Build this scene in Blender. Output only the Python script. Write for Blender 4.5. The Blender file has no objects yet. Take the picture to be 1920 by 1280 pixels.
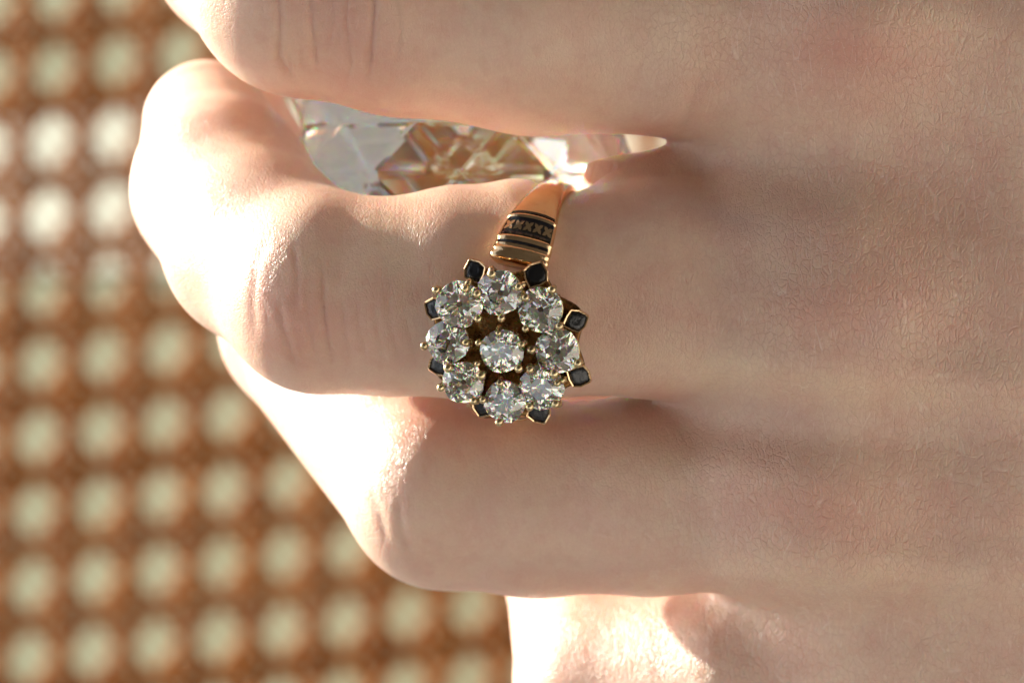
import bpy, math, random
import numpy as np
from mathutils import Vector, Matrix, noise as mnoise

random.seed(7)
rng = np.random.default_rng(7)
S = bpy.context.scene
COL = S.collection
# ------------------------------------------------------------------ frame
# Shapes are written in a "hand frame" (1 unit = 1 cm, lens looks along -z),
# then every top-level object is turned by ROT so that world +Z is true up.
UP = Vector((-0.30, 0.72, 0.62)).normalized()
ROT = UP.rotation_difference(Vector((0, 0, 1))).to_matrix().to_4x4()
SUN = Vector((-0.88, 0.37, -0.41)).normalized()      # towards the sun, hand frame
D = 30.0
def P(px, py, z=0.0):
    k = (D - z) / D / 250.0
    return Vector(((px - 960) * k, (640 - py) * k, z))
def RP(r, z=0.0):
    return r / 250.0 * (D - z) / D

# ------------------------------------------------------------------ camera
cd = bpy.data.cameras.new('camera'); cam = bpy.data.objects.new('camera', cd); COL.objects.link(cam)
cam.matrix_world = ROT @ Matrix.Translation((0, 0, D))
cd.sensor_width = 36; cd.lens = 36 * D / 7.68
cd.clip_start = 0.5; cd.clip_end = 3000
cd.dof.use_dof = True; cd.dof.focus_distance = D + 0.10; cd.dof.aperture_fstop = cd.lens * 1e-3 / 0.40
S.camera = cam
# ------------------------------------------------------------------ sky + sun
sw = (ROT.to_3x3() @ SUN).normalized()
W = bpy.data.worlds.new('World'); S.world = W; W.use_nodes = True
nt = W.node_tree; nt.nodes.clear()
sky = nt.nodes.new('ShaderNodeTexSky'); sky.sky_type = 'NISHITA'; sky.sun_disc = False
sky.sun_elevation = math.asin(sw.z); sky.sun_rotation = math.atan2(sw.x, sw.y)
sky.dust_density = 2.0
bg = nt.nodes.new('ShaderNodeBackground'); bg.inputs['Strength'].default_value = 0.13
out = nt.nodes.new('ShaderNodeOutputWorld')
hs = nt.nodes.new('ShaderNodeHueSaturation'); hs.inputs['Saturation'].default_value = 0.38
nt.links.new(sky.outputs[0], hs.inputs['Color']); nt.links.new(hs.outputs[0], bg.inputs[0]); nt.links.new(bg.outputs[0], out.inputs[0])
ld = bpy.data.lights.new('sun', 'SUN'); ld.energy = 4.6; ld.angle = math.radians(0.8); ld.color = (1.0, 0.93, 0.80)
lo = bpy.data.objects.new('sun', ld); COL.objects.link(lo)
lo.rotation_euler = sw.to_track_quat('Z', 'Y').to_euler(); lo.location = sw * 60
S.view_settings.view_transform = 'Standard'; S.view_settings.look = 'None'
S.view_settings.exposure = 1.4; S.view_settings.gamma = 1
S.cycles.use_denoising = True
S.cycles.max_bounces = 22; S.cycles.transmission_bounces = 18; S.cycles.glossy_bounces = 8
S.cycles.sample_clamp_indirect = 12; S.cycles.blur_glossy = 0.3

# ------------------------------------------------------------------ node helpers
def mat(name):
    m = bpy.data.materials.new(name); m.use_nodes = True
    n = m.node_tree; b = n.nodes['Principled BSDF']
    return m, n, b
def N(n, t, **kw):
    x = n.nodes.new(t)
    for k, v in kw.items():
        if k in x.inputs: x.inputs[k].default_value = v
        else: setattr(x, k, v)
    return x
def mapping(n, scale, rot=(0, 0, 0), coord='Object'):
    tc = n.nodes.new('ShaderNodeTexCoord'); mp = n.nodes.new('ShaderNodeMapping')
    mp.inputs['Scale'].default_value = scale; mp.inputs['Rotation'].default_value = rot
    n.links.new(tc.outputs[coord], mp.inputs['Vector']); return mp.outputs[0]
def noise(n, vec, scale, detail=3, rough=0.5):
    x = N(n, 'ShaderNodeTexNoise', Scale=scale, Detail=detail, Roughness=rough)
    n.links.new(vec, x.inputs['Vector']); return x.outputs['Fac']
def rng_(n, val, a, b, c=0.0, d=1.0):
    x = N(n, 'ShaderNodeMapRange'); x.interpolation_type = 'SMOOTHSTEP'
    n.links.new(val, x.inputs['Value'])
    for k, v in (('From Min', a), ('From Max', b), ('To Min', c), ('To Max', d)): x.inputs[k].default_value = v
    return x.outputs[0]
def mixc(n, fac, a, b, mode='MIX'):
    x = n.nodes.new('ShaderNodeMix'); x.data_type = 'RGBA'; x.blend_type = mode
    if isinstance(fac, float): x.inputs[0].default_value = fac
    else: n.links.new(fac, x.inputs[0])
    for s, v in ((x.inputs[6], a), (x.inputs[7], b)):
        if isinstance(v, tuple): s.default_value = (*v, 1)
        else: n.links.new(v, s)
    return x.outputs[2]
def mth(n, op, a, b=None, clamp=False):
    x = n.nodes.new('ShaderNodeMath'); x.operation = op; x.use_clamp = clamp
    for s, v in ((x.inputs[0], a), (x.inputs[1], b)):
        if v is None: continue
        if isinstance(v, (int, float)): s.default_value = v
        else: n.links.new(v, s)
    return x.outputs[0]
def bump(n, h, dist, strength=1.0, normal=None):
    x = N(n, 'ShaderNodeBump', Distance=dist, Strength=strength); n.links.new(h, x.inputs['Height'])
    if normal is not None: n.links.new(normal, x.inputs['Normal'])
    return x.outputs[0]

# ------------------------------------------------------------------ materials
def make_skin():
    m, n, b = mat('skin')
    o = mapping(n, (1, 1, 1))
    def att(nm):
        a = n.nodes.new('ShaderNodeAttribute'); a.attribute_name = nm; return a.outputs['Fac']
    mott = noise(n, o, 2.2, 4, 0.6); fine = noise(n, o, 14, 3, 0.6)
    spots = noise(n, mapping(n, (1, .7, 1)), 6.5, 3, 0.55)
    c = mixc(n, rng_(n, mott, .36, .66), (.72, .50, .37), (.68, .425, .32))
    c = mixc(n, mth(n, 'MULTIPLY', rng_(n, spots, .5, .7), .30), c, (.60, .31, .225))
    c = mixc(n, mth(n, 'MULTIPLY', rng_(n, fine, .45, .7), .25), c, (.76, .57, .44))
    c = mixc(n, mth(n, 'MULTIPLY', att('blush_glow'), .62), c, (.62, .25, .18))
    c = mixc(n, mth(n, 'MULTIPLY', att('vein_shade'), .35), c, (.40, .29, .30))
    c = mixc(n, mth(n, 'MULTIPLY', att('crease'), .40), c, (.48, .19, .13))
    c = mixc(n, mth(n, 'MULTIPLY', att('pale'), .55), c, (.83, .66, .47))
    n.links.new(c, b.inputs['Base Color'])
    b.inputs['Subsurface Weight'].default_value = 0.65
    b.inputs['Subsurface Radius'].default_value = (1.0, .32, .17)
    b.inputs['Subsurface Scale'].default_value = 0.15
    r = rng_(n, fine, .3, .7, .31, .48); n.links.new(r, b.inputs['Roughness'])
    b.inputs['Specular IOR Level'].default_value = 0.65
    # micro relief: polygons between fine furrows, drawn out across the fingers
    wv = N(n, 'ShaderNodeTexNoise', Scale=5.0, Detail=2.0); n.links.new(o, wv.inputs['Vector'])
    add = n.nodes.new('ShaderNodeVectorMath'); add.operation = 'MULTIPLY_ADD'
    n.links.new(wv.outputs['Color'], add.inputs[0]); add.inputs[1].default_value = (.10, .10, .10); n.links.new(o, add.inputs[2])
    def vor(scale, rot, src=None):
        mp = n.nodes.new('ShaderNodeMapping'); mp.inputs['Scale'].default_value = scale; mp.inputs['Rotation'].default_value = (0, 0, rot)
        n.links.new(src or add.outputs[0], mp.inputs['Vector'])
        v = N(n, 'ShaderNodeTexVoronoi', Scale=1.0); v.feature = 'DISTANCE_TO_EDGE'
        n.links.new(mp.outputs[0], v.inputs['Vector']); return v.outputs['Distance']
    rough = att('rough')
    vb = vor((24, 13, 17), .10); vs = vor((46, 33, 38), -.25); vd = vor((10, 1.5, 4), .42, o); ve = vor((13, 2.0, 5), .15, o)
    big = rng_(n, vb, 0, .14); sml = rng_(n, vs, 0, .22); dia = rng_(n, vd, 0, .035); dib = rng_(n, ve, 0, .05)
    patch = rng_(n, noise(n, o, 1.1, 2), .42, .6)
    k1 = mth(n, 'MULTIPLY', rough, 1.0, True)
    h = mth(n, 'ADD', mth(n, 'MULTIPLY', big, mth(n, 'MULTIPLY', k1, .8)), mth(n, 'MULTIPLY', sml, .28))
    h = mth(n, 'ADD', h, mth(n, 'MULTIPLY', dia, mth(n, 'MULTIPLY', k1, .55)))
    h = mth(n, 'ADD', h, mth(n, 'MULTIPLY', dib, mth(n, 'MULTIPLY', patch, .30)))
    h = mth(n, 'ADD', h, mth(n, 'MULTIPLY', noise(n, o, 60, 3, .7), .45))
    nb = bump(n, h, .0075, .78)
    # skin tone plus painted relief shading: redder furrows, paler lines and specks
    c2 = mixc(n, mth(n, 'MULTIPLY', mth(n, 'SUBTRACT', 1.0, big), mth(n, 'MULTIPLY', k1, .24)), c, (.54, .28, .21))
    c2 = mixc(n, mth(n, 'MULTIPLY', mth(n, 'SUBTRACT', 1.0, sml), .15), c2, (.54, .30, .22))
    c2 = mixc(n, mth(n, 'MULTIPLY', mth(n, 'MULTIPLY', mth(n, 'SUBTRACT', 1.0, dia), k1), mth(n, 'MULTIPLY', rng_(n, noise(n, o, 7, 2), .45, .68), .38)), c2, (.90, .75, .65))
    speck = rng_(n, noise(n, o, 85, 2, .6), .63, .72)
    c2 = mixc(n, mth(n, 'MULTIPLY', speck, mth(n, 'MULTIPLY', k1, .45)), c2, (.90, .74, .64))
    n.links.new(c2, b.inputs['Base Color'])
    n.links.new(nb, b.inputs['Normal'])
    return m
def make_gold(name, col, rough=.22, wear=.5, tarn=(.20, .12, .04)):
    m, n, b = mat(name)
    o = mapping(n, (1, 1, 1))
    f = noise(n, o, 9, 4, .65); g = noise(n, o, 42, 3, .6)
    c = mixc(n, mth(n, 'MULTIPLY', rng_(n, f, .50, .72), wear), col, tarn)
    n.links.new(c, b.inputs['Base Color']); b.inputs['Metallic'].default_value = 1
    n.links.new(rng_(n, g, .3, .75, rough * .7, rough * 1.7), b.inputs['Roughness'])
    n.links.new(bump(n, mth(n, 'ADD', g, f), .006, .35), b.inputs['Normal'])
    return m
def make_enamel():
    m, n, b = mat('black_enamel')
    o = mapping(n, (1, 1, 1))
    g = noise(n, o, 30, 4, .7)
    c = mixc(n, rng_(n, g, .5, .75), (.002, .002, .004), (.006, .008, .016))
    n.links.new(c, b.inputs['Base Color'])
    n.links.new(rng_(n, g, .35, .65, .08, .26), b.inputs['Roughness'])
    b.inputs['IOR'].default_value = 1.6
    n.links.new(bump(n, g, .012, .5), b.inputs['Normal'])
    return m
def make_diamond():
    m = bpy.data.materials.new('diamond'); m.use_nodes = True
    n = m.node_tree; n.nodes.clear()
    o = n.nodes.new('ShaderNodeOutputMaterial'); prev = None
    for col, ior in (((.97, 0, 0, 1), 2.416), ((0, .965, 0, 1), 2.42), ((0, 0, .94, 1), 2.4245)):
        g = n.nodes.new('ShaderNodeBsdfGlass'); g.inputs['Color'].default_value = col
        g.inputs['IOR'].default_value = ior; g.inputs['Roughness'].default_value = 0.0
        if prev is None: prev = g.outputs[0]
        else:
            a = n.nodes.new('ShaderNodeAddShader'); n.links.new(prev, a.inputs[0]); n.links.new(g.outputs[0], a.inputs[1]); prev = a.outputs[0]
    pl = n.nodes.new('ShaderNodeBsdfGlass'); pl.inputs['IOR'].default_value = 2.42; pl.inputs['Roughness'].default_value = 0; pl.inputs['Color'].default_value = (.97, .96, .925, 1)
    mx = n.nodes.new('ShaderNodeMixShader'); mx.inputs[0].default_value = .82
    n.links.new(prev, mx.inputs[1]); n.links.new(pl.outputs[0], mx.inputs[2]); n.links.new(mx.outputs[0], o.inputs[0]); return m
def make_glass():
    m = bpy.data.materials.new('clear_glass'); m.use_nodes = True
    n = m.node_tree; n.nodes.clear()
    o = n.nodes.new('ShaderNodeOutputMaterial')
    prev = None
    for col, ior in (((.98, 0, 0, 1), 1.516), ((0, .985, 0, 1), 1.52), ((0, 0, .98, 1), 1.524)):
        g = n.nodes.new('ShaderNodeBsdfGlass'); g.inputs['IOR'].default_value = ior; g.inputs['Color'].default_value = col; g.inputs['Roughness'].default_value = 0.03
        if prev is None: prev = g.outputs[0]
        else:
            a = n.nodes.new('ShaderNodeAddShader'); n.links.new(prev, a.inputs[0]); n.links.new(g.outputs[0], a.inputs[1]); prev = a.outputs[0]
    n.links.new(prev, o.inputs[0]); return m
def make_cane():
    m, n, b = mat('cane')
    o = mapping(n, (1, 1, 1)); f = noise(n, o, 1.3, 4, .6); g = noise(n, mapping(n, (9, 9, 9)), 1, 2)
    c = mixc(n, rng_(n, f, .35, .65), (.29, .074, .003), (.42, .125, .008))
    c = mixc(n, mth(n, 'MULTIPLY', g, .4), c, (.20, .06, .010))
    n.links.new(c, b.inputs['Base Color']); b.inputs['Roughness'].default_value = .7; b.inputs['Specular IOR Level'].default_value = .2
    n.links.new(bump(n, g, .01, .5), b.inputs['Normal']); return m
def plain(name, col, rough=.6, col2=None, scale=2.0, bmp=.02):
    m, n, b = mat(name); o = mapping(n, (1, 1, 1)); f = noise(n, o, scale, 4, .6)
    n.links.new(mixc(n, rng_(n, f, .3, .7), col, col2 or tuple(x * .85 for x in col)), b.inputs['Base Color'])
    b.inputs['Roughness'].default_value = rough
    n.links.new(bump(n, f, bmp, .5), b.inputs['Normal']); return m
M = dict(skin=make_skin(), gold=make_gold('rose_gold', (.88, .61, .35), .07, .25, (.55, .26, .11)),
         ygold=make_gold('worn_yellow_gold', (.66, .52, .30), .20, .7, (.24, .16, .07)),
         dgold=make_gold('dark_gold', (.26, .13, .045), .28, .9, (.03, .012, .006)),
         enamel=make_enamel(), diamond=make_diamond(), glass=make_glass(), cane=make_cane(),
         cushion=plain('cushion_cloth', (.36, .37, .245), .9, (.31, .32, .20), 1.2, .05),
         sun_patch=plain('sun_patch_white', (.74, .79, .66), .9, (.70, .75, .62), 1.2, .03),  # sunlight on the cushion painted as a whiter cloth
         wood=plain('wood', (.20, .11, .06), .45, (.13, .07, .035), 1.0),
         blocker_dark=plain('sky_blocker_boards', (.16, .15, .14), .7, (.11, .105, .10), .05),
         blocker_grey=plain('blocker_grey', (.36, .36, .36), .9, (.32, .32, .32), .05),
         floor=plain('floor', (.20, .19, .18), .6, (.15, .145, .14), .05))

# ------------------------------------------------------------------ object helpers
TOP = []
def link(name, me, parent=None, smooth=False, m=None):
    o = bpy.data.objects.new(name, me); COL.objects.link(o)
    if m is not None: me.materials.append(m)
    if parent is not None: o.parent = parent
    else: TOP.append(o)
    return o
def mesh(name, v, f, smooth=True):
    me = bpy.data.meshes.new(name); me.from_pydata([tuple(x) for x in v], [], [tuple(x) for x in f]); me.update()
    if smooth: me.polygons.foreach_set('use_smooth', [True] * len(me.polygons))
    return me
def empty(name, loc=(0, 0, 0)):
    o = bpy.data.objects.new(name, None); o.empty_display_size = .2; COL.objects.link(o); o.location = loc; TOP.append(o); return o
def tag(o, label=None, cat=None, kind=None, group=None):
    if label: o['label'] = label
    if cat: o['category'] = cat
    if kind: o['kind'] = kind
    if group: o['group'] = group
    return o
def tube(path, radii, seg=10, cap=True):
    """sweep a circle along a path with per-point radius"""
    path = [Vector(p) for p in path]; v = []; f = []
    t0 = (path[1] - path[0]).normalized(); ref = Vector((0, 0, 1)) if abs(t0.z) < .9 else Vector((1, 0, 0))
    for i, p in enumerate(path):
        t = (path[min(i + 1, len(path) - 1)] - path[max(i - 1, 0)]).normalized()
        a = t.cross(ref).normalized(); b = t.cross(a).normalized(); ref = -b if ref.dot(-b) > 0 else b
        a = t.cross(ref).normalized(); b = a.cross(t).normalized()
        for k in range(seg):
            an = 2 * math.pi * k / seg; v.append(p + (a * math.cos(an) + b * math.sin(an)) * radii[i])
    for i in range(len(path) - 1):
        for k in range(seg):
            q = i * seg; k2 = (k + 1) % seg; f.append((q + k, q + k2, q + seg + k2, q + seg + k))
    if cap:
        f.append(tuple(reversed(range(seg)))); f.append(tuple(range((len(path) - 1) * seg, len(path) * seg)))
    return v, f
def box(cx, cy, cz, sx, sy, sz):
    v = [(cx + a * sx / 2, cy + b * sy / 2, cz + c * sz / 2) for a in (-1, 1) for b in (-1, 1) for c in (-1, 1)]
    return v, [(0, 1, 3, 2), (4, 6, 7, 5), (0, 4, 5, 1), (2, 3, 7, 6), (0, 2, 6, 4), (1, 5, 7, 3)]

# ================================================================== THE HAND
STEP = 0.034
lo_, hi_ = np.array([-3.75, -4.9, -7.6]), np.array([7.6, 4.6, 0.75])
ax = [np.arange(lo_[i], hi_[i], STEP, dtype=np.float32) for i in range(3)]
shape = tuple(len(a) for a in ax)
def blank(): return np.full(shape, 9.0, dtype=np.float32)
def smin(a, b, k):
    h = np.maximum(k - np.abs(a - b), 0) / k
    return np.minimum(a, b) - h * h * k * .25
def capsule(F, a, b, ra, rb, k, sq=(1, 1, 1)):
    """smooth-union a round cone into F"""
    m = max(ra, rb) + k + .25
    lo = np.minimum(a, b) - m; hi = np.maximum(a, b) + m
    sl = []
    for i in range(3):
        i0 = int(np.clip(np.searchsorted(ax[i], lo[i]), 0, shape[i])); i1 = int(np.clip(np.searchsorted(ax[i], hi[i]), 0, shape[i]))
        if i1 <= i0: return
        sl.append(slice(i0, i1))
    X = ax[0][sl[0]][:, None, None]; Y = ax[1][sl[1]][None, :, None]; Z = ax[2][sl[2]][None, None, :]
    d = (b - a).astype(np.float32); L2 = float(d @ d) + 1e-9
    t = np.clip(((X - a[0]) * d[0] + (Y - a[1]) * d[1] + (Z - a[2]) * d[2]) / L2, 0, 1)
    q = np.sqrt((X - a[0] - t * d[0]) ** 2 + (Y - a[1] - t * d[1]) ** 2 + (Z - a[2] - t * d[2]) ** 2) - (ra + (rb - ra) * t)
    s = tuple(sl); F[s] = smin(F[s], q, k)
def chain(F, pts, k=.12):
    """pts: (px, py, z, r px)"""
    c = [(np.array(P(x, y, z)), RP(r, z)) for x, y, z, r in pts]
    for (a, ra), (b, rb) in zip(c[:-1], c[1:]): capsule(F, a, b, ra, rb, k)

palm = blank()
# metacarpals and palm
chain(palm, [(1600, 60, -1.20, 225), (1900, 120, -1.25, 215), (2700, 420, -1.5, 260)], .5)
chain(palm, [(1560, 560, -1.18, 235), (1900, 610, -1.25, 225), (2700, 640, -1.5, 260)], .5)
chain(palm, [(1540, 905, -1.40, 215), (1900, 960, -1.50, 215), (2700, 860, -1.8, 260)], .5)
chain(palm, [(1720, 1215, -2.1, 195), (1950, 1230, -2.0, 210), (2700, 1060, -2.2, 260)], .5)
chain(palm, [(1560, 300, -1.75, 250), (1900, 350, -1.5, 260)], .6)
chain(palm, [(1540, 760, -1.85, 250), (1900, 800, -1.6, 260)], .6)
chain(palm, [(1690, 1080, -2.1, 205), (1950, 1100, -2.0, 235)], .6)
chain(palm, [(1640, 200, -3.0, 260), (1640, 1000, -3.2, 260)], .7)
chain(palm, [(1800, 200, -3.6, 300), (1900, 900, -3.6, 300), (2700, 700, -2.6, 320)], .7)
fingers = []
A = blank(); chain(A, [(1600, 60, -1.25, 220), (1285, 42, -1.30, 212), (1000, 37, -1.25, 212), (750, 6, -1.25, 207), (570, -35, -1.38, 212), (470, -105, -2.5, 185), (520, -140, -4.0, 160), (620, -60, -5.2, 140)]); fingers.append(A)
B = blank(); chain(B, [(1560, 560, -1.15, 225), (1240, 538, -1.25, 206), (1000, 541, -1.26, 199), (860, 547, -1.28, 195), (735, 557, -1.30, 182), (606, 548, -1.38, 189)], .10); chain(B, [(600, 546, -1.42, 183), (484, 462, -2.05, 174), (416, 352, -2.8, 167), (388, 232, -3.6, 120)], .12)
chain(B, [(980, 480, -1.38, 132), (1160, 405, -1.5, 104), (1300, 345, -1.50, 84)], .15); fingers.append(B)
Cf = blank(); chain(Cf, [(1540, 905, -1.45, 205), (1220, 927, -1.78, 185), (1000, 936, -2.02, 179), (835, 915, -2.15, 185), (574, 612, -4.0, 160), (540, 470, -5.1, 140)]); fingers.append(Cf)
Df = blank(); chain(Df, [(1700, 1215, -2.15, 190), (1400, 1260, -2.5, 172), (1140, 1280, -3.2, 172), (1105, 1060, -4.5, 158), (1090, 960, -5.5, 125)]); fingers.append(Df)
T = blank(); chain(T, [(1750, 650, -4.5, 260), (1350, 680, -6.2, 190), (860, 640, -6.5, 165), (520, 450, -6.4, 150), (428, 232, -5.7, 116)], .2); fingers.append(T)
kx = np.interp(ax[0], [1.12, 1.7, 2.6], [.05, .40, .6]).astype(np.float32)[:, None, None]
F = palm
for G in fingers:
    h = np.maximum(kx - np.abs(F - G), 0) / kx
    F = np.minimum(F, G) - h * h * kx * .25
del palm, A, B, Cf, Df, T, fingers
# web of skin between the two upper fingers, and small fleshy pads

def surface_nets(F):
    nx, ny, nz = F.shape
    ins = F < 0
    c = np.zeros((nx - 1, ny - 1, nz - 1), dtype=np.int8)
    for i in (0, 1):
        for j in (0, 1):
            for k in (0, 1): c += ins[i:nx - 1 + i, j:ny - 1 + j, k:nz - 1 + k]
    act = (c > 0) & (c < 8)
    idx = np.full(act.shape, -1, dtype=np.int64); cells = np.argwhere(act); idx[act] = np.arange(len(cells))
    acc = np.zeros((len(cells), 3)); cnt = np.zeros(len(cells))
    I, J, K = cells.T
    for axis in range(3):
        o = [0, 1, 2]; o.remove(axis)
        for u in (0, 1):
            for w in (0, 1):
                off = [0, 0, 0]; off[o[0]] = u; off[o[1]] = w
                a = F[I + off[0], J + off[1], K + off[2]]
                off2 = off[:]; off2[axis] = 1
                b = F[I + off2[0], J + off2[1], K + off2[2]]
                m = (a < 0) != (b < 0)
                t = np.where(m, a / np.where(m, a - b, 1), 0)
                p = np.zeros((len(cells), 3)); p[:, 0] = off[0]; p[:, 1] = off[1]; p[:, 2] = off[2]
                p[:, axis] = t; acc += p * m[:, None]; cnt += m
    V = cells + acc / cnt[:, None]
    quads = []
    for axis in range(3):
        sl0 = [slice(None)] * 3; sl1 = [slice(None)] * 3
        sl0[axis] = slice(0, -1); sl1[axis] = slice(1, None)
        a = ins[tuple(sl0)]; b = ins[tuple(sl1)]
        E = np.argwhere(a != b); o = [0, 1, 2]; o.remove(axis)
        if axis == 1: o = o[::-1]
        ok = np.ones(len(E), bool)
        for q in o: ok &= (E[:, q] > 0) & (E[:, q] < F.shape[q] - 1)
        E = E[ok]; flip = a[tuple(E.T)]
        def cell(du, dw):
            e = E.copy(); e[:, o[0]] -= du; e[:, o[1]] -= dw; return idx[tuple(e.T)]
        q = np.stack([cell(1, 1), cell(0, 1), cell(0, 0), cell(1, 0)], 1)
        q[~flip] = q[~flip][:, ::-1]
        quads.append(q)
    return V, np.concatenate(quads)
F[:, :, 0] = 1; F[-1] = 1; F[:, 0] = 1; F[:, -1] = 1; F[0] = 1
V, Q = surface_nets(F); del F
V = V * STEP + lo_
def np_mesh(name, V, Q):
    me = bpy.data.meshes.new(name); me.vertices.add(len(V)); me.vertices.foreach_set('co', V.astype(np.float32).ravel())
    me.loops.add(Q.size); me.loops.foreach_set('vertex_index', Q.astype(np.int32).ravel())
    me.polygons.add(len(Q)); me.polygons.foreach_set('loop_start', np.arange(0, Q.size, 4, dtype=np.int32))
    me.update(calc_edges=True); me.polygons.foreach_set('use_smooth', np.ones(len(Q), bool)); return me
me0 = np_mesh('hand_base', V, Q)
tmp = bpy.data.objects.new('tmp', me0); COL.objects.link(tmp)
sm = tmp.modifiers.new('s', 'SMOOTH'); sm.iterations = 2; sm.factor = .5
sb = tmp.modifiers.new('u', 'SUBSURF'); sb.levels = 1; sb.render_levels = 1
dg = bpy.context.evaluated_depsgraph_get()
me = bpy.data.meshes.new_from_object(tmp.evaluated_get(dg)); me.name = 'hand'
bpy.data.objects.remove(tmp); bpy.data.meshes.remove(me0)
nv = len(me.vertices); co = np.empty(nv * 3, np.float32); me.vertices.foreach_get('co', co); co = co.reshape(-1, 3).astype(np.float64)
nr = np.empty(nv * 3, np.float32); me.vertices.foreach_get('normal', nr); nr = nr.reshape(-1, 3).astype(np.float64)
# picture-plane coordinates of every vertex (only used to lay the landmarks out)
kk = D / (D - co[:, 2]) * 250; PX = 960 + co[:, 0] * kk; PY = 640 - co[:, 1] * kk
face = np.clip(nr[:, 2] * 3 + .3, 0, 1) * (co[:, 2] > -4.6)
def sn(x): return x
def gauss(cx, cy, sx, sy, ang=0):
    c, s = math.cos(ang), math.sin(ang); dx, dy = PX - cx, PY - cy
    return np.exp(-(((dx * c + dy * s) / sx) ** 2 + ((-dx * s + dy * c) / sy) ** 2))
disp = np.zeros(nv); crease = np.zeros(nv)
def lowfreq(seed, f, axis_scale=(1, 1)):
    r = np.random.default_rng(seed); out = np.zeros(nv)
    for _ in range(7):
        a, b, p = r.normal(0, f, 3)[:3]; out += np.sin(co[:, 0] * a * axis_scale[0] + co[:, 1] * b * axis_scale[1] + co[:, 2] * r.normal(0, f) + p * 9)
    return out / 3.5
wob = lowfreq(1, 3.0)
def wrinkle(pts, w, depth, c=1.0, bank=.35):
    """soft furrow following a polyline given in picture coordinates, with raised banks"""
    global disp, crease
    pts = np.array(pts, float)
    lo = pts.min(0) - 60; hi = pts.max(0) + 60
    sel = np.where((PX > lo[0]) & (PX < hi[0]) & (PY > lo[1]) & (PY < hi[1]) & (face > 0))[0]
    if not len(sel): return
    x = PX[sel] + wob[sel] * 3; y = PY[sel]; best = np.full(len(sel), 1e9); tt = np.zeros(len(sel))
    ns = len(pts) - 1
    for i in range(ns):
        a, b = pts[i], pts[i + 1]; d = b - a; t = np.clip(((x - a[0]) * d[0] + (y - a[1]) * d[1]) / (d @ d), 0, 1)
        q = np.hypot(x - a[0] - t * d[0], y - a[1] - t * d[1]); m = q < best; best[m] = q[m]; tt[m] = (i + t[m]) / ns
    end = np.clip(np.minimum(tt, 1 - tt) * 5, 0.0, 1) * face[sel]
    g = np.exp(-(best / w) ** 2)
    disp[sel] -= depth * end * (g - bank * np.exp(-((best - 2.1 * w) / (1.3 * w)) ** 2)); crease[sel] = np.maximum(crease[sel], c * g * end)
# --- finger A, folds over the middle joint
wrinkle([(520, -60), (528, 40), (522, 110), (560, 165)], 7, .011, .7)
wrinkle([(578, -60), (585, 20), (592, 90), (598, 130)], 6, .010, .5)
wrinkle([(700, -60), (704, 10), (697, 80), (692, 160)], 6, .013, 1)
wrinkle([(655, -40), (650, 40), (660, 120), (648, 170)], 4, .005, .5)
wrinkle([(620, -40), (628, 40), (618, 100)], 4, .004, .4)
wrinkle([(740, -30), (752, 50), (742, 130)], 5, .006, .3)
wrinkle([(860, -30), (870, 15), (895, 30)], 5, .006, .3)
for i in range(9):
    x = 540 + i * 24 + rng.uniform(-6, 6); y = rng.uniform(-20, 110)
    wrinkle([(x, y), (x + rng.uniform(-8, 8), y + 25), (x + rng.uniform(-14, 14), y + 50)], 3, .0028, .3)
    y = rng.uniform(0, 130); wrinkle([(x - 20, y), (x + 10, y + rng.uniform(-10, 10)), (x + 34, y + rng.uniform(-8, 8))], 3.5, .003, .15)
# --- finger B, folds over the middle joint
wrinkle([(508, 430), (478, 500), (470, 570), (478, 640)], 8, .006, .45)
wrinkle([(600, 480), (604, 560), (612, 630), (625, 690)], 5, .009, .8)
wrinkle([(520, 560), (528, 610), (545, 665), (560, 700)], 7, .008, .4)
wrinkle([(548, 450), (556, 520), (552, 590)], 6, .006, .4)
for x0 in (575, 640, 668, 700, 728, 760):
    wrinkle([(x0, 560 + rng.uniform(-30, 30)), (x0 + 5, 620), (x0 + 20, 690)], 5, .005, .25)
# --- finger C
wrinkle([(745, 930), (752, 990), (775, 1050)], 7, .008, .4)
wrinkle([(690, 900), (712, 960), (730, 1020)], 7, .006, .3)
# --- folds beside the web, large crease between finger A and the back of the hand
wrinkle([(1326, 120), (1304, 160), (1296, 215), (1268, 262)], 15, .020, .12, .2)
for i in range(70):                                   # oblique folds over the big knuckles
    x = rng.uniform(1180, 1900); y = rng.uniform(-20, 190); a = math.radians(rng.normal(62, 9)); L = rng.uniform(25, 80)
    wrinkle([(x, y), (x - L * math.cos(a) * .5 + rng.uniform(-3, 3), y + L * .5), (x - L * math.cos(a), y + L)], rng.uniform(2.5, 4), rng.uniform(.002, .005), .12)
for (cx, cy, n_, sx, sy, mean) in ((1570, 600, 70, 130, 80, 92), (1750, 700, 60, 140, 120, 95), (1560, 1060, 50, 200, 45, 75), (1480, 900, 60, 220, 110, 65), (1450, 640, 40, 110, 70, 88), (1800, 1000, 50, 120, 150, 60)):
    for i in range(n_):
        x = rng.normal(cx, sx); y = rng.normal(cy, sy); a = math.radians(mean + rng.normal(0, 11)); L = rng.uniform(18, 60)
        sg = 1 if mean > 80 else 1
        wrinkle([(x, y), (x + L * math.cos(a) * .5 + rng.uniform(-3, 3), y + L * .5 * math.sin(a)), (x + L * math.cos(a), y + L * math.sin(a))], rng.uniform(2.2, 3.6), rng.uniform(.0010, .0026), .10)
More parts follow.
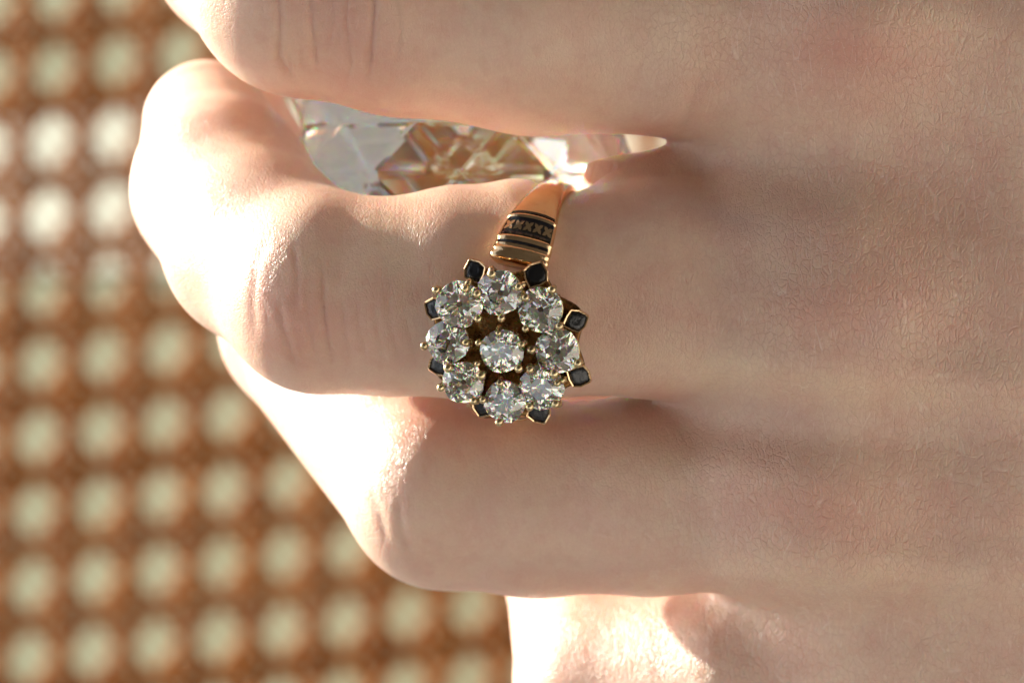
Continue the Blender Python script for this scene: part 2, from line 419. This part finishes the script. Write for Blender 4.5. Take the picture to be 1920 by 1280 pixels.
# --- broad forms: tendons, hollows beside them, knuckles
def form(cx, cy, sx, sy, h, ang=0):
    global disp
    disp += h * gauss(cx, cy, sx, sy, ang) * np.clip(nr[:, 2] * 2, 0, 1) * (co[:, 2] > -3)
form(1570, 600, 150, 100, .075); form(1600, 90, 170, 110, .09); form(1500, 950, 170, 90, .06)
form(1640, 700, 380, 44, .085, .10); form(1650, 1060, 360, 44, .085, .06); form(1560, 20, 420, 60, .07, .05)
form(1500, 330, 260, 75, -.06, .2); form(1500, 815, 330, 48, -.06, .08); form(1420, 500, 200, 50, -.03); form(1500, 1150, 250, 34, -.06, .2); form(1430, 950, 200, 60, -.03)
form(1250, 160, 70, 90, .04)
disp += .012 * lowfreq(3, 2.2) * np.clip(nr[:, 2], 0, 1)
co2 = co + nr * disp[:, None]
# flesh gives way a little under the ring's shank
_N = np.array(Vector((-.26, -.28, .92)).normalized()); _V = np.array((.22, 1, 0)); _V = _V - _N * (_V @ _N); _V /= np.linalg.norm(_V); _W = np.cross(_V, _N)
_rel = co2 - np.array(P(1003, 562, -1.2)); _w = _rel @ _W; _rad = _rel - _w[:, None] * _W; _rr = np.linalg.norm(_rad, axis=1)
_near = (np.abs(_w) < .75) & (_rr < 1.2) & (co2[:, 2] > -1.9) & (PY < 742)
_g = np.exp(-(np.abs(_w) / .30) ** 2) * _near
_d = np.maximum(0, _rr - .865) * _g - _near * .006 * np.exp(-((np.abs(_w) - .40) / .13) ** 2)
co2 -= _rad / np.maximum(_rr, 1e-6)[:, None] * _d[:, None]
me.vertices.foreach_set('co', co2.astype(np.float32).ravel())
def attr(name, v):
    a = me.attributes.new(name, 'FLOAT', 'POINT'); a.data.foreach_set('value', np.clip(v, 0, 1).astype(np.float32))
attr('crease', crease)
bl = .85 * gauss(1610, 95, 150, 75, .2) + .4 * gauss(1570, 585, 160, 70) + .45 * gauss(1500, 930, 160, 70) + .8 * gauss(640, 90, 110, 110) + .75 * gauss(560, 610, 110, 100)
bl += .9 * gauss(1235, 262, 45, 30) + .6 * gauss(1230, 760, 70, 40) + .4 * gauss(1700, 1000, 200, 60) + .3 * gauss(1750, 420, 150, 130) + .35 * gauss(1000, 1120, 400, 60) + .35 * gauss(780, 800, 150, 60)  # includes the red glow in the finger gaps, painted as skin colour
attr('blush_glow', bl * (1 + .35 * lowfreq(9, 5)))
vein_shade = .8 * gauss(1640, 610, 40, 60, .3) + .6 * gauss(1350, 400, 180, 26, .3) + .6 * gauss(1420, 770, 220, 30, .12) + .5 * gauss(1230, 180, 60, 55) + .35 * gauss(950, 690, 300, 30) + .4 * gauss(1100, 1060, 250, 26)  # veins, plus painted purplish shade along the finger undersides
attr('vein_shade', vein_shade)
pale = .9 * gauss(1580, 715, 330, 42, .13) + .8 * gauss(1620, 1062, 330, 40, .04) + .7 * gauss(1230, 60, 130, 70) + .6 * gauss(740, 455, 150, 55) + .5 * gauss(1330, 690, 120, 40) + .5 * gauss(1500, 330, 200, 25, .45) + .4 * gauss(1160, 880, 160, 60) + .5 * gauss(1800, 60, 120, 60)  # cream tone paints highlights along the ridges, with some blanched skin
attr('pale', .8 * pale * (1 + .5 * lowfreq(12, 5)))
rg = .18 + .70 * np.clip((PX - 1050) / 450, 0, 1) + .5 * gauss(1300, 60, 200, 80) + .6 * gauss(1590, 600, 130, 90) + .4 * gauss(1560, 1060, 260, 60)
attr('rough', rg)
hand = link('hand', me, m=M['skin'])
tag(hand, 'pale bare hand seen from its back, fingers bent and curled around clear crystal', 'hand')

# ================================================================== THE RING
ring = empty('ring', P(990, 562, -1.2))
tag(ring, 'antique gold cluster ring with nine clear stones and black enamel, worn on the finger', 'ring')
RO = Vector(ring.location)
nh = Vector((-.15, -.15, 1)).normalized(); vh = (Vector((.0, 1, 0)) - nh * nh.y).normalized(); uh = vh.cross(nh)
H = P(941, 650, 0.0)
def hp(a, b, c): return H + uh * a + vh * b + nh * c - RO
def headpos(px, py, c=0.0, cz=0.0):
    """point of the head whose picture position is px,py and height c above the stones' plane"""
    q = P(px, py, 0) - H; b = (q.y - c * nh.y) / vh.y; a = (q.x - c * nh.x - b * vh.x) / uh.x
    return a, b
# ---- shank
Nn = Vector((-.26, -.28, .92)).normalized(); Vv = Vector((.22, 1, 0)); Vv = (Vv - Nn * Vv.dot(Nn)).normalized(); Ww = Vv.cross(Nn).normalized()
SC = P(1003, 562, -1.2) - RO
def half(th):
    a = abs(th); s = min(1, max(0, (a - math.radians(34)) / math.radians(60))); s = s * s * (3 - 2 * s)
    return .225 + (.130 - .225) * s
def rad(th):
    a = abs(th); s = min(1, max(0, (a - math.radians(34)) / math.radians(50)))
    dg_ = math.degrees(a); return .985 + (.955 - .985) * s + sum(.013 * math.exp(-((dg_ - q) / 1.0) ** 2) for q in (39.0, 45.0, 57.9))
def shank_pt(th, w, lift=0.0):
    """w in -1..1 across the band, on the outer face"""
    hw = half(th); r = rad(th) + .080 * (math.sqrt(max(0, 1 - .86 * w * w)) - 1) + lift
    return SC + (Nn * math.cos(th) + Vv * math.sin(th)) * r + Ww * w * hw
def shank_band():
    v = []; f = []; th0, th1 = math.radians(36), math.radians(324); n = 600
    prof = [(w, 0) for w in np.linspace(-1, 1, 13)] + [(1.0, -.05), (.9, -.085), (.5, -.10), (0, -.105), (-.5, -.10), (-.9, -.085), (-1.0, -.05)]
    for i in range(n + 1):
        th = th0 + (th1 - th0) * i / n; t2 = th if th <= math.pi else th - 2 * math.pi
        for w, l in prof:
            if l == 0: p = shank_pt(t2, w)
            else:
                hw = half(t2); r = rad(t2) - .055 + l * .75 + .01
                p = SC + (Nn * math.cos(th) + Vv * math.sin(th)) * r + Ww * w * hw
            v.append(p)
    m = len(prof)
    for i in range(n):
        for k in range(m):
            k2 = (k + 1) % m; f.append((i * m + k, (i + 1) * m + k, (i + 1) * m + k2, i * m + k2))
    f.append(tuple(range(m))); f.append(tuple(reversed([n * m + k for k in range(m)])))
    return v, f
sh = link('shank', mesh('shank', *shank_band()), ring, m=M['gold'])
def strip(th0, th1, w0, w1, l0=.0035, nth=3, nw=16, skew=0.0):
    """thin raised plate on the shank's outer face"""
    v = []; f = []
    t0, t1 = math.radians(th0), math.radians(th1)
    for lvl in (-.010, l0):
        for i in range(nth + 1):
            for j in range(nw + 1):
                w = w0 + (w1 - w0) * j / nw
                v.append(shank_pt(t0 + (t1 - t0) * i / nth + math.radians(skew) * w, w, lvl))
    s = (nth + 1) * (nw + 1)
    for i in range(nth):
        for j in range(nw):
            a = i * (nw + 1) + j; f.append((s + a, s + a + 1, s + a + nw + 2, s + a + nw + 1))
    rim = [i * (nw + 1) for i in range(nth + 1)] + [nth * (nw + 1) + j for j in range(1, nw + 1)] + [i * (nw + 1) + nw for i in range(nth - 1, -1, -1)] + list(range(nw - 1, 0, -1))
    for i in range(len(rim)):
        a, b = rim[i], rim[(i + 1) % len(rim)]; f.append((a, b, s + b, s + a))
    return v, f
for side in (1, -1):
    def st(a, b, *r, **k):
        return strip(*((a, b) if side == 1 else (-b, -a)), *r, **k)
    for a, b in ((41.9, 43.3), (59.5, 60.8)):
        link('enamel_line', mesh('enamel_line', *st(a, b, -.93, .90)), sh, m=M['enamel'])
    link('enamel_panel', mesh('enamel_panel', *st(46.4, 56.6, -.93, .92, nth=5)), sh, m=M['enamel'])
    for j in range(5):
        wc = -.74 + j * .37; tc = 51.5 * side; v = []; f = []
        # small four-lobed floret
        n = 16; rr = [.062 if k % 4 == 2 else (.024 if k % 4 == 0 else .042) for k in range(n)]
        for lvl in (.002, .010):
            for k in range(n):
                an = 2 * math.pi * k / n
                v.append(shank_pt(math.radians(tc) + rr[k] * math.sin(an) / .97, wc + rr[k] * math.cos(an) * .8 / .225, lvl))
        v.append(shank_pt(math.radians(tc), wc, .010))
        for k in range(n):
            k2 = (k + 1) % n; f.append((k, k2, n + k2, n + k)); f.append((n + k, n + k2, 2 * n))
        link('gold_floret', mesh('gold_floret', v, f, False), sh, m=M['gold'])
    # shoulder block closing the band beside the head
    v, f = [], []
    rings = []
    for i, (th, g, d) in enumerate(((37.5, 1.0, .0), (36.0, 1.03, .012), (34.6, 1.03, .006), (33.6, .94, -.03), (32.8, .8, -.10))):
        th = math.radians(th * side)
        for k in range(24):
            an = 2 * math.pi * k / 24; w = math.cos(an) * g; hgt = math.sin(an)
            hw = half(th)
            r = rad(th) - .06 + d * .6 + (.055 if hgt > 0 else .07) * abs(hgt) ** .7 * (1 if hgt > 0 else -1) * g
            v.append(SC + (Nn * math.cos(th) + Vv * math.sin(th)) * r + Ww * w * hw)
    for i in range(4):
        for k in range(24):
            k2 = (k + 1) % 24; q = (i * 24 + k, i * 24 + k2, i * 24 + 24 + k2, i * 24 + 24 + k); f.append(q)
    f.append(tuple(range(96, 120)))
    link('shoulder_rim', mesh('shoulder_rim', v, f), ring, m=M['gold'])

# ---- head: scalloped cup, base plate, inner gallery
def cup():
    v = []; f = []; n = 96
    prof = [(.16, -.46), (.30, -.47), (.38, -.43), (.445, -.35), (.49, -.27), (.572, -.245), (.556, -.232), (.47, -.25), (.42, -.32), (.34, -.37), (.16, -.385), (.02, -.385)]
    for r, c in prof:
        for k in range(n):
            an = 2 * math.pi * k / n; sc = 1 + .07 * math.cos(8 * (an - math.radians(22.5))) * min(1, max(0, (r - .3) / .2))
            v.append(hp(r * sc * math.cos(an) + .02, r * sc * math.sin(an) - .01, c))
    for i in range(len(prof) - 1):
        for k in range(n):
            k2 = (k + 1) % n; f.append((i * n + k, i * n + k2, (i + 1) * n + k2, (i + 1) * n + k))
    f.append(tuple(reversed([k for k in range(n)]))); f.append(tuple([(len(prof) - 1) * n + k for k in range(n)]))
    return v, f
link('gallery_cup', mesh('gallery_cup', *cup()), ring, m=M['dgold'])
# bezel neck between cup and shank shoulders
v, f = [], []
for r, c in ((.33, -.45), (.27, -.54), (.29, -.62)):
    for k in range(32):
        an = 2 * math.pi * k / 32; v.append(hp(r * .9 * math.cos(an) + .03, r * 1.15 * math.sin(an) + .02, c))
for i in range(2):
    for k in range(32): f.append((i * 32 + k, i * 32 + 32 + k, i * 32 + 32 + (k + 1) % 32, i * 32 + (k + 1) % 32))
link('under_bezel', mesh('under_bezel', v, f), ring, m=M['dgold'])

stones = [(937, 549, 41, 20, .01), (1013, 581, 42, 75, .0), (1045, 659, 41, 10, .0), (1015, 726, 41, 40, -.01), (947, 753, 39, 60, -.005), (868, 717, 39, 5, -.01), (839, 641, 40, 33, .0), (861, 571, 43, 50, .01), (941, 658, 40.5, 22, .035)]
def cushion_r(an, sq):
    return 1 / (abs(math.cos(an)) ** sq + abs(math.sin(an)) ** sq) ** (1 / sq)
def old_cut(R, seed):
    """old mine cut: small table, high crown, deep pavilion, open culet"""
    r = random.Random(seed); v = []; f = []; sq = r.uniform(2.25, 2.7); j = lambda s=.02: 1 + r.uniform(-s, s)
    def ringv(n, rr, z, off):
        s = len(v)
        for k in range(n):
            an = 2 * math.pi * (k + off) / n
            v.append(Vector((math.cos(an) * rr * cushion_r(an, sq) * j(), math.sin(an) * rr * cushion_r(an, sq) * j(), z * (1 + r.uniform(-.03, .03)) if rr < R * .95 else z)))
        return s
    T_ = ringv(8, R * .50, R * .36, .5); St = ringv(8, R * .74, R * .235, 0); Gt = ringv(16, R, R * .03, 0)
    Gb = ringv(16, R, -R * .03, 0); Lp = ringv(8, R * .62, -R * .40, .5 - .5); Cu = ringv(8, R * .13, -R * .80, .5)
    zt = sum((v[T_ + k].z for k in range(8))) / 8; zc = sum((v[Cu + k].z for k in range(8))) / 8
    for k in range(8): v[T_ + k].z = zt; v[Cu + k].z = zc
    f.append(tuple(T_ + k for k in range(8)))
    for k in range(8):
        k2 = (k + 1) % 8; km = (k - 1) % 8
        # star: table edge (between table verts km,k) to star vert k
        f.append((T_ + km, St + k, T_ + k))
        # kite main below table vert k : T_k, St_k, girdle 2k+1, St_k+1
        f.append((T_ + k, St + k, Gt + 2 * k + 1, St + k2))
        f.append((St + k, Gt + 2 * k, Gt + 2 * k + 1)); f.append((St + k, Gt + (2 * k - 1) % 16, Gt + 2 * k))
    for k in range(16):
        k2 = (k + 1) % 16; f.append((Gt + k, Gb + k, Gb + k2, Gt + k2))
    for k in range(8):
        k2 = (k + 1) % 8
        f.append((Lp + k, Gb + 2 * k + 1, Gb + 2 * k)); f.append((Lp + k, Gb + 2 * k, Gb + (2 * k - 1) % 16))
        f.append((Cu + k, Lp + k2, Gb + 2 * k + 1, Lp + k)); f.append((Cu + k, Lp + k, Cu + (k - 1) % 8))
    f.append(tuple(reversed([Cu + k for k in range(8)])))
    return v, f
prng = random.Random(4)
stone_c = []
for i, (px, py, rp, rot, dc) in enumerate(stones):
    R = rp / 250; c = .0 + dc; a, b = headpos(px, py, c)
    v, f = old_cut(R, 20 + i)
    tilt = Matrix.Rotation(prng.uniform(-.10, .10), 3, 'X') @ Matrix.Rotation(prng.uniform(-.10, .10), 3, 'Y') @ Matrix.Rotation(math.radians(rot), 3, 'Z')
    fr = Matrix((uh, vh, nh)).transposed()
    pos = hp(a, b, c)
    me_ = mesh('stone', v, f, False)
    o = link('stone', me_, ring, m=M['diamond']); o.location = pos; o.rotation_euler = (fr @ tilt).to_euler()
    stone_c.append((a, b, c, R))
    # collet under the stone
    v, f = [], []; n = 20
    for r_, cz in ((R * .97, -.05), (R * .99, -.075), (R * .92, -.105), (R * .86, -.09), (R * .88, -.06)):
        for k in range(n):
            an = 2 * math.pi * k / n; v.append(hp(a + r_ * math.cos(an), b + r_ * math.sin(an), c + cz))
    for q in range(5):
        for k in range(n): f.append((q * n + k, q * n + (k + 1) % n, ((q + 1) % 5) * n + (k + 1) % n, ((q + 1) % 5) * n + k))
    link('collet', mesh('collet', v, f), ring, m=M['ygold'])
    # post from collet to cup
    for q in range(3):
        an = 2 * math.pi * (q + .3 * i) / 3
        p0 = hp(a + R * .93 * math.cos(an), b + R * .93 * math.sin(an), c - .08)
        s = .72 if i < 8 else .8
        p1 = hp((a + R * .7 * math.cos(an)) * s + .01, (b + R * .7 * math.sin(an)) * s, -.40)
        link('gallery_wire', mesh('gallery_wire', *tube([p0, (p0 + p1) / 2, p1], [.018, .020, .024], 8)), ring, m=M['ygold'])
beads = [(205, 300, 1), (575, 195, 1.25), (755, 280, 1.1), (800, 350, 1.05), (975, 300, 1.1), (480, 325, 1.05), (400, 290, 1), (485, 490, 1.15), (640, 485, 1.1),
         (1025, 540, 1.15), (800, 555, 1), (405, 650, 1.1), (125, 670, 1.1), (780, 655, 1.0), (840, 695, 1.1), (492, 645, .85), (285, 815, 1.25), (485, 785, .8), (505, 865, 1.3),
         (760, 815, 1.15), (830, 825, 1.1), (990, 855, 1.2), (630, 915, 1.05), (1148, 785, 1.15), (235, 948, 1.05), (455, 1035, 1.05), (515, 1030, 1.0), (625, 1178, 1.1), (828, 1075, 1.05), (1000, 1055, 1.25), (1012, 918, .9), (625, 580, .75)]
def bead_dirs(a, b):
    d = min(stone_c, key=lambda s: abs(math.hypot(a - s[0], b - s[1]) - s[3]))
    return d
for bx, by, s in beads:
    px, py = 760 + bx / 3.555, 460 + by / 3.555
    c = .065; a, b = headpos(px, py, c); st_ = bead_dirs(a, b); c += st_[2] if st_ is stone_c[8] else 0
    dx, dy = a - st_[0], b - st_[1]; L = math.hypot(dx, dy) + 1e-6; dx, dy = dx / L, dy / L
    # the wire rises outside the stone's girdle then its tip bows over it
    ra = max(st_[3] + .022, L)
    g0 = (st_[0] + dx * (ra - .03), st_[1] + dy * (ra - .03)); g1 = (st_[0] + dx * (ra + .005), st_[1] + dy * (ra + .005))
    rB = .030 * s * (1 + prng.uniform(-.08, .08))
    tip = hp(a, b, c); din = Vector((-dx, -dy)) * .012
    path = [hp(g0[0] * .88, g0[1] * .88, -.36), hp(g0[0] * .97, g0[1] * .97, -.16), hp(*g1, -.03), hp((a + g1[0]) / 2, (b + g1[1]) / 2, c - .035)]
    radii = [.022, .020, .021, .024]
    e = (tip - path[-1]).normalized() if (tip - path[-1]).length > 1e-4 else nh
    e = (e + nh * .6).normalized()
    for k in range(7):
        an = -1.1 + k * (math.pi / 2 + 1.1) / 6
        path.append(tip + e * (rB * math.sin(an))); radii.append(max(.001, rB * math.cos(an)))
    link('prong', mesh('prong', *tube(path, radii, 12)), ring, m=M['ygold'])

# ---- enamelled points round the cup
shields = [(890, 508, 115, 1.0), (1005, 515, 66, 1.08), (1080, 601, 17, 1.0), (1086, 705, -27, 1.0), (1011, 773, -68, 1.05), (906, 762, -112, 1.0), (823, 684, -160, 1.0), (816, 578, 157, 1.0)]
for px, py, ang, s in shields:
    c = -.17; a, b = headpos(px, py, c); an = math.radians(ang)
    er = Vector((math.cos(an), math.sin(an))); et = Vector((-er.y, er.x))
    def sp(r, t, h):       # local: r outward, t tangential, h height; plate leans outward/down
        q = er * r + et * t; return hp(a + q.x, b + q.y, c + h - r * .38)
    w = .096 * s
    outl = [(-1.05, 0), (-.55, .62), (-.05, 1.0), (.55, .72), (1.02, .10), (1.02, -.10), (.55, -.72), (-.05, -1.0), (-.55, -.62)]
    n = len(outl)
    def loop(k, h, sh_=0): return [sp(r * w * k + sh_, t * w * .98 * k, h) for r, t in outl]
    v = loop(.80, -.09) + loop(1.0, -.02) + loop(1.02, .012) + loop(.97, .018) + loop(.86, .014) + loop(.83, -.006)
    f = []
    for i in range(5):
        for k in range(n): f.append((i * n + k, i * n + (k + 1) % n, (i + 1) * n + (k + 1) % n, (i + 1) * n + k))
    f.append(tuple(reversed(range(n)))); f.append(tuple(5 * n + k for k in range(n)))
    plate = link('enamelled_point', mesh('enamelled_point', v, f, False), ring, m=M['gold'])
    v = loop(.835, .0) + loop(.79, .008) + loop(.35, .004) + [sp(0, 0, .001)]; f = []
    for i in range(2):
        for k in range(n): f.append((i * n + k, i * n + (k + 1) % n, (i + 1) * n + (k + 1) % n, (i + 1) * n + k))
    for k in range(n): f.append((2 * n + k, 2 * n + (k + 1) % n, 3 * n))
    link('enamel_inlay', mesh('enamel_inlay', v, f), plate, m=M['enamel'])
    # stalk to the cup
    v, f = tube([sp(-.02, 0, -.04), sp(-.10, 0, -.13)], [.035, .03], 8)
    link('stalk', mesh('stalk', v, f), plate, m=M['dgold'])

# ================================================================== THE GLASS
def crystal_mesh():
    """solid cut crystal: twelve flat sides crossed by slanting cuts, like a heavy stopper"""
    v = []; f = []; n = 12; c0 = P(868, 330, -3.66)
    rows = [(.55, -1.25, 0), (1.2, -1.12, .5), (1.48, -.80, 0), (1.36, -.42, .5), (1.50, -.05, 0), (1.38, .38, .5), (1.50, .80, 0), (1.30, 1.25, .5), (1.42, 1.70, 0), (1.30, 2.1, .5), (1.36, 2.5, 0), (.9, 2.75, .5)]
    for r_, y, o_ in rows:
        for k in range(n):
            an = 2 * math.pi * (k + o_) / n; v.append(c0 + Vector((r_ * math.cos(an), y, r_ * math.sin(an))))
    for i in range(len(rows) - 1):
        o_ = rows[i][2]
        for k in range(n):
            k2 = (k + 1) % n; a, b = i * n + k, i * n + k2; c, d = (i + 1) * n + k, (i + 1) * n + k2
            if o_ == 0: f += [(a, c, b), (b, c, d)]
            else: f += [(a, c, d), (a, d, b)]
    f.append(tuple(range(n))); f.append(tuple(reversed(range((len(rows) - 1) * n, len(rows) * n))))
    return v, f
import bmesh
gme = mesh('crystal_stopper', *crystal_mesh(), False)
bm = bmesh.new(); bm.from_mesh(gme); bmesh.ops.recalc_face_normals(bm, faces=bm.faces)
bmesh.ops.bevel(bm, geom=list(bm.edges), offset=.035, segments=2, affect='EDGES', profile=.5)
bm.to_mesh(gme); bm.free()
glass = link('crystal_stopper', gme, m=M['glass'])
tag(glass, 'clear cut crystal gripped by the curled fingers, seen through the gap above the ring', 'crystal')

# ================================================================== CANE PANEL
ZC = -43.0; KC = (D - ZC) / D / 250
e1 = Vector((118.5, 14, 0)) * KC; e2 = Vector((-6, -138, 0)) * KC; O0 = P(90, 405, ZC)
I0, I1, J0, J1 = -5, 15, -4, 9
pan = empty('cane_panel', O0); tag(pan, 'woven cane chair back with open octagonal holes, out of focus behind the hand', 'cane panel')
def lat(i, j, dz=0.0): return e1 * i + e2 * j + Vector((0, 0, dz))
def strand(a, b, width, phase, amp=.035, segs=28):
    """flat springy ribbon from lattice point a to b, weaving up and down"""
    p0, p1 = lat(*a), lat(*b); t = (p1 - p0).normalized(); s = Vector((-t.y, t.x, 0)); v = []; f = []
    for i in range(segs + 1):
        q = p0.lerp(p1, i / segs); z = amp * math.sin(math.pi * (i + phase))
        for k, (w, h) in enumerate(((-1, 0), (-.5, .028), (.5, .028), (1, 0))): v.append(q + s * (w * width / 2) + Vector((0, 0, z + h)))
        v.append(q + Vector((0, 0, z - .012)))
    for i in range(segs):
        for k in range(5):
            k2 = (k + 1) % 5; f.append((i * 5 + k, i * 5 + 5 + k, i * 5 + 5 + k2, i * 5 + k2))
    return v, f
wd = .165
def add_strand(name, a, b, z, ph):
    jx, jy = prng.uniform(-.018, .018), prng.uniform(-.018, .018); a = (a[0] + jx, a[1] + jy); b = (b[0] - jy, b[1] + jx)
    v, f = strand(a, b, wd if name != 'diagonal_strand' else .165, ph)
    o = link(name, mesh(name, v, f), pan, m=M['cane']); o.location = (0, 0, z)
for i in range(I0, I1 + 1):
    for d in (-.085, .085): add_strand('upright_strand', (i + .5 + d, J0), (i + .5 + d, J1 + 1), .0 if d < 0 else .02, 0 if d < 0 else 1)
for j in range(J0, J1 + 1):
    for d in (-.075, .075): add_strand('cross_strand', (I0, j + .5 + d), (I1 + 1, j + .5 + d), .05, i % 2)
w_, h_ = I1 + 1 - I0, J1 + 1 - J0
# slanting strands pass midway between the holes: x - y and x + y are half-integers
def slant(sgn, c, z, ph):
    pts = []
    for x in (I0, I1 + 1):
        y = (x - c) * sgn
        if J0 <= y <= J1 + 1: pts.append((x, y))
    for y in (J0, J1 + 1):
        x = c + y * sgn
        if I0 < x < I1 + 1: pts.append((x, y))
    if len(pts) >= 2 and math.dist(pts[0], pts[1]) > .8: add_strand('diagonal_strand', pts[0], pts[1], z, ph)
for q in range(-40, 40):
    slant(1, q + .5, .11, 0); slant(-1, q + .5, .16, 1)
# wooden frame of the panel
for nm, a, b in (('side_rail', (I0 - .4, J0 - 1), (I0 - .4, J1 + 2)), ('side_rail', (I1 + 1.4, J0 - 1), (I1 + 1.4, J1 + 2)), ('end_rail', (I0 + .25, J0 - .4), (I1 + .75, J0 - .4)), ('end_rail', (I0 + .25, J1 + 1.4), (I1 + .75, J1 + 1.4))):
    v, f = tube([lat(*a), lat(*b)], [.9, .9], 14); link(nm, mesh(nm, v, f), pan, m=M['wood'])

# cushion behind the cane, plus an added white sheet for its sunlit patch
def pillow(cx, cy, cz, w, h, t, n=24):
    v = []; f = []
    for sgn in (1, -1):
        for i in range(n + 1):
            for j in range(n + 1):
                a, b = 2 * i / n - 1, 2 * j / n - 1
                z = t * (max(0, (1 - a ** 6)) * max(0, (1 - b ** 6))) ** .5
                v.append((cx + a * w, cy + b * h, cz + sgn * z))
    q = (n + 1) ** 2
    for i in range(n):
        for j in range(n):
            a = i * (n + 1) + j; f.append((a, a + n + 1, a + n + 2, a + 1)); f.append((q + a, q + a + 1, q + a + n + 2, q + a + n + 1))
    return v, f
cc = P(700, 640, -47)
TL = Matrix.Translation((-7.5, cc.y, -55.6)) @ Matrix.Rotation(-math.atan2(.55, .835), 4, 'Y')      # leans back towards the left
v, f = pillow(0, 0, 0, 17, 12.5, 1.2)
cu = link('cushion', mesh('cushion', [TL @ Vector(p) for p in v], f), m=M['cushion']); tag(cu, 'pale green cushion showing through the holes of the cane', 'cushion')
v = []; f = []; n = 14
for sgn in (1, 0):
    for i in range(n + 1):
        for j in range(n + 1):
            x = -13 + 29.0 * i / n; y = (.30 + 3.5 * j / n) - cc.y + 1.2  # extended to brighten the crystal from below
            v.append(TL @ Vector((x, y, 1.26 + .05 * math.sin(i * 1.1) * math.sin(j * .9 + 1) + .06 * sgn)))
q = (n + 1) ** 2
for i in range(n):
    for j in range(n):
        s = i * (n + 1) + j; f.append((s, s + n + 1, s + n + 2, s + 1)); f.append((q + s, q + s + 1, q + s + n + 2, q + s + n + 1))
sheet = link('sun_patch_sheet', mesh('sun_patch_sheet', v, f), m=M['sun_patch']); tag(sheet, 'added white sheet standing in for a sunlit patch behind the cane, brightest dots left of the bent finger', 'sun_patch_sheet')

# ------------------------------------------------------------------ turn everything upright
for o in TOP: o.matrix_world = ROT @ (Matrix.Translation(o.location) @ o.rotation_euler.to_matrix().to_4x4())
g = 400
hs_ = Vector((sw.x, sw.y, 0)).normalized(); side_ = Vector((-hs_.y, hs_.x, 0))
def slab(name, c, u, w, hu, hw, t, m):
    n_ = u.cross(w).normalized(); v = []
    for k in (0, 1):
        for a_, b_ in ((-1, -1), (1, -1), (1, 1), (-1, 1)): v.append(c + u * a_ * hu + w * b_ * hw + n_ * t * k)
    o = link(name, mesh(name, v, [(3, 2, 1, 0), (4, 5, 6, 7), (0, 1, 5, 4), (1, 2, 6, 5), (2, 3, 7, 6), (3, 0, 4, 7)], False), m=m); o['kind'] = 'structure'; return o
slab('sky_blocker', -hs_ * 90 + Vector((0, 0, 130)), hs_, side_, 150, 320, 12, M['blocker_dark'])  # added out of view: hides sky overhead so stones and skin gain contrast
slab('side_blocker', -hs_ * 236 + Vector((0, 0, 17)), side_, Vector((0, 0, 1)), 320, 111, -10, M['blocker_grey'])  # added out of view: cuts skylight on the side away from the sun
fl = link('floor', mesh('floor', [(-g, -g, -95), (g, -g, -95), (g, g, -95), (-g, g, -95)], [(0, 1, 2, 3)], False), m=M['floor']); fl['kind'] = 'structure'
